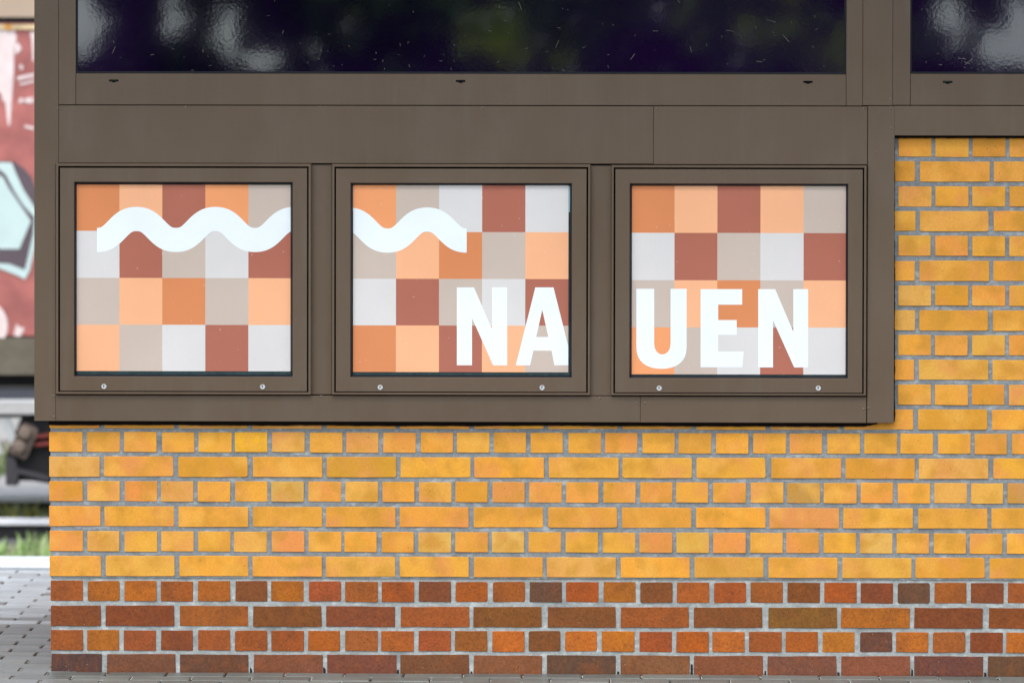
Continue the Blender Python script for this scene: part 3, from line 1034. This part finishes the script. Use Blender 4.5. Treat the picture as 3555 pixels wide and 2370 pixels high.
# ------------------------------------------------------------------ freight wagon
YW = YRAIL - 0.30            # near body side
def pw(px, py, Y=None):
    p = at(px, py, YW if Y is None else Y)
    return p.x, p.z
M['wagon_red'] = simple('faded_wagon_red', lin((186, 112, 106), K), 0.35, var=0.3, vscale=5)
M['wagon_beige'] = simple('beige_wagon_roof', lin((190, 168, 146), K), 0.6, var=0.1, vscale=2)
M['grime'] = simple('grimy_sole_bar', lin((112, 104, 90), K), 0.8, var=0.25, vscale=5)
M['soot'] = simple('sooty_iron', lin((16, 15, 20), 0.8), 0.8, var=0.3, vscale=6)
M['spring'] = simple('dull_brown_spring_plate', lin((112, 96, 88), K), 0.6, var=0.2, vscale=20)
M['redpaint'] = simple('dull_red_pipe', lin((130, 50, 44), K), 0.6)
M['graf_pale'] = simple('pale_cyan_spray', lin((220, 244, 242), 0.72), 0.5, var=0.06, vscale=6)
M['graf_dark'] = simple('dark_spray', lin((98, 84, 92), 0.8), 0.5, var=0.1, vscale=6)
M['graf_highlight_white'] = simple('white_spray_and_highlight', lin((238, 220, 218), 0.85), 0.5, var=0.1, vscale=12)  # sprayed circle, and the highlights painted on the body side
M['rusty'] = simple('orange_rust', lin((214, 150, 60), K), 0.8, var=0.2, vscale=10)
wag = bpy.data.objects.new('freight_wagon', None)
col.objects.link(wag)
wag['label'] = 'faded red freight wagon with pale graffiti beyond the platform'
wag['category'] = 'wagon'
zt = pw(60, 78)[1]
zb = pw(60, 1165)[1]
zs0, zs1 = pw(60, 1172)[1], pw(60, 1300)[1]
WX0, WX1 = -10.5, 1.5
bm_ = MB().add(box(WX0, WX1, YW, YW + 2.8, zb, zt))
obj('body', bm_.mesh('body', (M['wagon_red'],)), wag)
for k in range(9):
    x = -10.2 + k * 1.35
    if -3.6 < x < -2.9:
        continue
    obj('rib', mesh('rib', *slab(x - 0.06, zb + 0.02, x + 0.06, zt - 0.05, YW - 0.05, YW, 0.01)), wag, M['wagon_red'])
xs_ = pw(150, 500)[0]
obj('roof', mesh('roof', *box(WX0 - .05, WX1 + .05, YW - 0.03, YW + 2.83, zt + 0.03, zt + 0.55)), wag, M['wagon_beige'])
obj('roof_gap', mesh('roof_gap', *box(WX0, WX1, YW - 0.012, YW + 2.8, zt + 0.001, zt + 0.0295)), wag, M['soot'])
zc = pw(60, 96)[1]
obj('cornice', mesh('cornice', *slab(WX0, pw(60, 104)[1], WX1, pw(60, 86)[1], YW - 0.014, YW, 0.002)), wag, simple('cream_rusty_rail', lin((232, 206, 160), K), 0.6, var=0.25, vscale=9))
obj('sole_bar', mesh('sole_bar', *box(WX0, WX1, YW - 0.02, YW + 2.8, zs1, zs0)), wag, M['grime'])
z2, z3 = pw(60, 1312)[1], pw(60, 1345)[1]
obj('lower_beam', mesh('lower_beam', *box(WX0 + .2, WX1 - .2, YW + 0.10, YW + 2.6, z3, zs1 - 0.001)), wag, M['soot'])
z4, z5 = pw(60, 1350)[1], pw(60, 1387)[1]
obj('brake_beam', mesh('brake_beam', *box(WX0 + .4, WX1 - .4, YW + 0.02, YW + 0.2, z5, z4)), wag, simple('grey_blue_beam', lin((78, 80, 90), K), 0.6, var=0.15, vscale=5))

zq1, zq0 = pw(60, 1443)[1], pw(60, 1453)[1]
obj('truss_rod', mesh('truss_rod', *box(WX0 + .4, WX1 - .4, YW + 0.1, YW + 0.16, zq0, zq1)), wag, M['soot'])
for (a, b) in ((-8, 42), (-70, -24)):
    p0, p1 = pw(a, 1453), pw(b, 1580)
    v, f = poly_y([p0, (p0[0] + 0.05, p0[1]), (p1[0] + 0.05, p1[1]), p1], YW + 0.1, 0.04)
    obj('truss_strut', mesh('truss_strut', v, f), wag, M['concrete'])
def sheet(name, pts, y, mat):
    v, f = poly_y([pw(a, b) for a, b in pts], y, 0.0015)
    return obj(name, mesh(name, v, f), wag, mat)
q = lambda l: [(a * 0.5417, 550 + b * 0.5417) for a, b in l]
sheet('graffiti', q([(-150, 10), (90, 22), (150, 60), (200, 120), (240, 220), (240, 360), (-150, 200)]), YW - 0.003, M['graf_dark'])
sheet('graffiti', q([(-450, 15), (75, 28), (100, 90), (150, 200), (240, 340), (240, 440), (226, 560), (190, 720), (160, 775), (120, 752), (0, 705), (-450, 690)]), YW - 0.006, M['graf_pale'])
sheet('graffiti', q([(-400, 60), (0, 72), (40, 108), (90, 208), (150, 300), (222, 378), (214, 470), (160, 712), (60, 672), (-400, 650)]), YW - 0.009, M['graf_dark'])
sheet('graffiti', q([(-350, 100), (0, 108), (20, 122), (60, 195), (200, 400), (125, 580), (-350, 575)]), YW - 0.012, M['graf_pale'])
sheet('graffiti', [(-35 + 62 * math.cos(2 * math.pi * k / 24), 1130 - 0 + 78 * math.sin(2 * math.pi * k / 24)) for k in range(24)], YW - 0.003, M['graf_highlight_white'])
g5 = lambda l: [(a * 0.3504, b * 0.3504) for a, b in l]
sheet('painted_highlight', g5([(-160, 290), (140, 292), (165, 380), (140, 480), (136, 720), (124, 900), (112, 1060), (100, 1240), (80, 1250), (66, 1120), (50, 1000), (30, 1010), (14, 930), (-30, 900), (-160, 800)]), YW - 0.003, M['graf_highlight_white'])  # glare on the body side, painted as a white sheet
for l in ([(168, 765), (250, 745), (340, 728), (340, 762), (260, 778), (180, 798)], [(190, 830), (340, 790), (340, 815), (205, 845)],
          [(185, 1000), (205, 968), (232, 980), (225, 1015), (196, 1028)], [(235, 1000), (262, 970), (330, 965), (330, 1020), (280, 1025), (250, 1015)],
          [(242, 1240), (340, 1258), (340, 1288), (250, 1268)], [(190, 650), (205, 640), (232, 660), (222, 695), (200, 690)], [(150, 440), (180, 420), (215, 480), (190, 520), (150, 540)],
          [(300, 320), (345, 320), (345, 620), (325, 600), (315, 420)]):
    sheet('painted_highlight', g5(l), YW - 0.0045, M['graf_highlight_white'])  # corrugation highlights painted as white patches
sheet('rust_patch', g5([(50, 245), (120, 248), (116, 300), (60, 302)]), YW - 0.0165, M['rusty'])
sheet('painted_highlight', [(48, 1165), (58, 1122), (66, 1135), (86, 1138), (78, 1155), (70, 1168)], YW - 0.0035, M['graf_highlight_white'])

# bogie: cast side frame, tilted spring plate with two coils, wheels behind
bog = bpy.data.objects.new('bogie', None)
col.objects.link(bog)
bog.parent = wag
YB = YRAIL - 0.16
pb_ = lambda a, b: pw(a, b, YB)
fr = [pb_(*p) for p in [(72, 1452), (150, 1446), (260, 1430), (700, 1440), (700, 1600), (420, 1640), (300, 1682), (230, 1694), (172, 1678), (110, 1668), (60, 1668), (58, 1684), (22, 1682), (20, 1580)]]
v, f = poly_y(fr, YB, 0.12)
obj('side_frame', mesh('side_frame', v, f), bog, M['soot'])
rim = [pb_(*p) for p in [(20, 1580), (55, 1590), (62, 1622), (100, 1632), (172, 1652), (172, 1668), (110, 1652), (66, 1642), (58, 1684), (22, 1682)]]
v, f = poly_y(rim, YB - 0.03, 0.03)
obj('rim', mesh('rim', v, f), bog, simple('worn_frame_edge', lin((66, 63, 68), K), 0.6, var=0.2, vscale=9))
pl = [pb_(*p) for p in [(78, 1468), (92, 1466), (124, 1480), (134, 1492), (132, 1504), (96, 1586), (86, 1592), (44, 1574), (36, 1564), (38, 1550)]]
v, f = poly_y(pl, YB - 0.05, 0.05)
obj('spring_plate', mesh('spring_plate', v, f), bog, M['spring'])
for (a, b) in ((92, 1500), (72, 1548)):
    x, z = pb_(a, b)
    mb = MB().add(lathe_y([(0.045, YB - 0.045), (0.042, YB - 0.075), (0.03, YB - 0.09), (0.001, YB - 0.092)], 16, x, z))
    obj('spring', mb.mesh('spring', (simple('grey_brown_spring', lin((128, 112, 100), K), 0.5),)), bog)
x, z = pb_(82, 1522)
v, f = poly_y([(pb_(*p)) for p in [(68, 1516), (98, 1530), (94, 1538), (64, 1524)]], YB - 0.056, 0.006)
obj('slot', mesh('slot', v, f), bog, M['black'])
for zz in (1508, 1536):
    a, b = pb_(124, zz), pb_(200, zz - 10)
    v, f = poly_y([a, b, (b[0], b[1] - 0.025), (a[0], a[1] - 0.02)], YB - 0.04, 0.03)
    obj('brake_rod', mesh('brake_rod', v, f), bog, M['redpaint'])
for k in range(2):
    cx = pb_(520 + k * 1000, 1500)[0]
    cz = ZRAIL + 0.46
    mb = MB().add(lathe_y([(0.46, YRAIL + 0.06), (0.46, YRAIL - 0.05), (0.40, YRAIL - 0.06), (0.34, YRAIL - 0.03), (0.10, YRAIL - 0.07), (0.001, YRAIL - 0.08)], 40, cx, cz))
    obj('wheel', mb.mesh('wheel', (M['soot'],)), bog)

# ------------------------------------------------------------------ beyond the wagon
obj('gravel_path', mesh('gravel_path', *box(-60, 60, 13.7, 17.59, -0.9, -0.72)), mat=simple('pale_gravel', lin((196, 196, 194), K), 0.9, var=0.15, vscale=12), kind='structure')
fp = MB().add(box(-60, 60, 17.6, 19.0, -0.6, -0.30), 0)
obj('far_platform', fp.mesh('far_platform', (M['concrete'],)), kind='structure')
cent = [(rt.uniform(-8, -1.0), rt.uniform(15.6, 17.4), rt.choice((0.1, 0.2, 0.3)), 0.12) for _ in range(70)]
tufts('grass', cent, -0.8, [gm1, gm4, gm2], 16, 'bright green grass under the wagon beyond the track', 60)

def leaf_mass(name, n, place, size, mats_, seed, label, cat):
    r = random.Random(seed)
    mb = MB()
    k = 0
    while k < n:
        p, mi = place(r)
        if p is None:
            continue
        k += 1
        s = r.uniform(*size)
        d = Vector((r.gauss(0, 1), r.gauss(0, 1), r.gauss(0, 1))).normalized()
        u = d.orthogonal().normalized() * s
        w = d.cross(u).normalized() * s * 0.6
        p = Vector(p)
        mb.add(([p - u, p + w, p + u, p - w], [(0, 1, 2, 3)]), mi)
    return obj(name, mb.mesh(name, mats_), kind='stuff', label=label, cat=cat)
def leaf_mat(name, c):
    m, nt, p = new_mat(name)
    p.inputs['Base Color'].default_value = c
    p.inputs['Roughness'].default_value = 0.55
    t = nt.nodes.new('ShaderNodeBsdfTranslucent')
    t.inputs['Color'].default_value = (min(1, c[0] * 2.0), min(1, c[1] * 2.1), c[2], 1)
    mx = nt.nodes.new('ShaderNodeMixShader')
    mx.inputs[0].default_value = 0.65
    out = [n for n in nt.nodes if n.type == 'OUTPUT_MATERIAL'][0]
    nt.links.new(p.outputs[0], mx.inputs[1])
    nt.links.new(t.outputs[0], mx.inputs[2])
    nt.links.new(mx.outputs[0], out.inputs[0])
    return m
lm = [leaf_mat('leaf_green', lin((104, 138, 44), 0.8)), leaf_mat('leaf_dark', lin((40, 52, 34), 0.6)), leaf_mat('leaf_light', lin((196, 214, 64), 0.9))]
# woodland across the forecourt, seen mirrored in the dark panes, with gaps to the sky
HOLES = [(-4.95, 2.85, .34, .42), (-3.95, 2.95, .17, .34), (-3.35, 2.75, .22, .34), (-2.95, 2.45, .30, .16), (-2.45, 2.5, .12, .2), (4.35, 2.95, .25, .3), (4.75, 2.6, .22, .25), (5.15, 2.7, .32, .45), (0.1, 3.4, .15, .15)]
CLUMPS = [(-0.6, 2.75, .5, .4, 1.3), (0.15, 2.5, .5, .25, 1.0), (0.5, 3.0, .4, .3, .9), (2.3, 2.8, .7, .4, 1.2), (3.1, 2.5, .5, .35, 1.1), (-1.9, 2.9, .5, .3, .8), (1.4, 2.95, .4, .25, .7), (3.9, 2.6, .3, .3, .8), (-8, 3, 2, 2, 1), (8, 4, 2, 2, 1), (1, 5, 3, 1, 1)]
def wood_place(r):
    x, z = r.uniform(-14, 14), r.uniform(0.2, 7.5)
    top = 5.6 + 1.2 * math.sin(x * 0.9) + 0.8 * math.sin(x * 2.3 + 1)
    if z > top:
        return None, 0
    for (hx, hz, rx, rz) in HOLES:
        if ((x - hx) / rx) ** 2 + ((z - hz) / rz) ** 2 < 1:
            return None, 0
    c = -0.45 + r.gauss(0, 0.22)
    for (gx, gz, sx, sz, am) in CLUMPS:
        c += am * math.exp(-((x - gx) / sx) ** 2 - ((z - gz) / sz) ** 2)
    return (x, -30 + r.uniform(-1.2, 0.6) + 0.4 * c, z), (2 if c > 0.55 else 0 if c > -0.1 else 1)
leaf_mass('woodland', 42000, wood_place, (0.12, 0.24), lm, 44, 'leafy wood across the forecourt mirrored in the dark glass', 'wood')
def hedge_place(r):
    x, z = r.uniform(-30, 20), r.uniform(-0.6, 4.5)
    return (x, 40 + r.uniform(-1, 1), z), r.randrange(3)
leaf_mass('hedge', 9000, hedge_place, (0.15, 0.3), lm, 45, 'green hedge far behind the wagon', 'hedge')
print('bricks', nb[0])
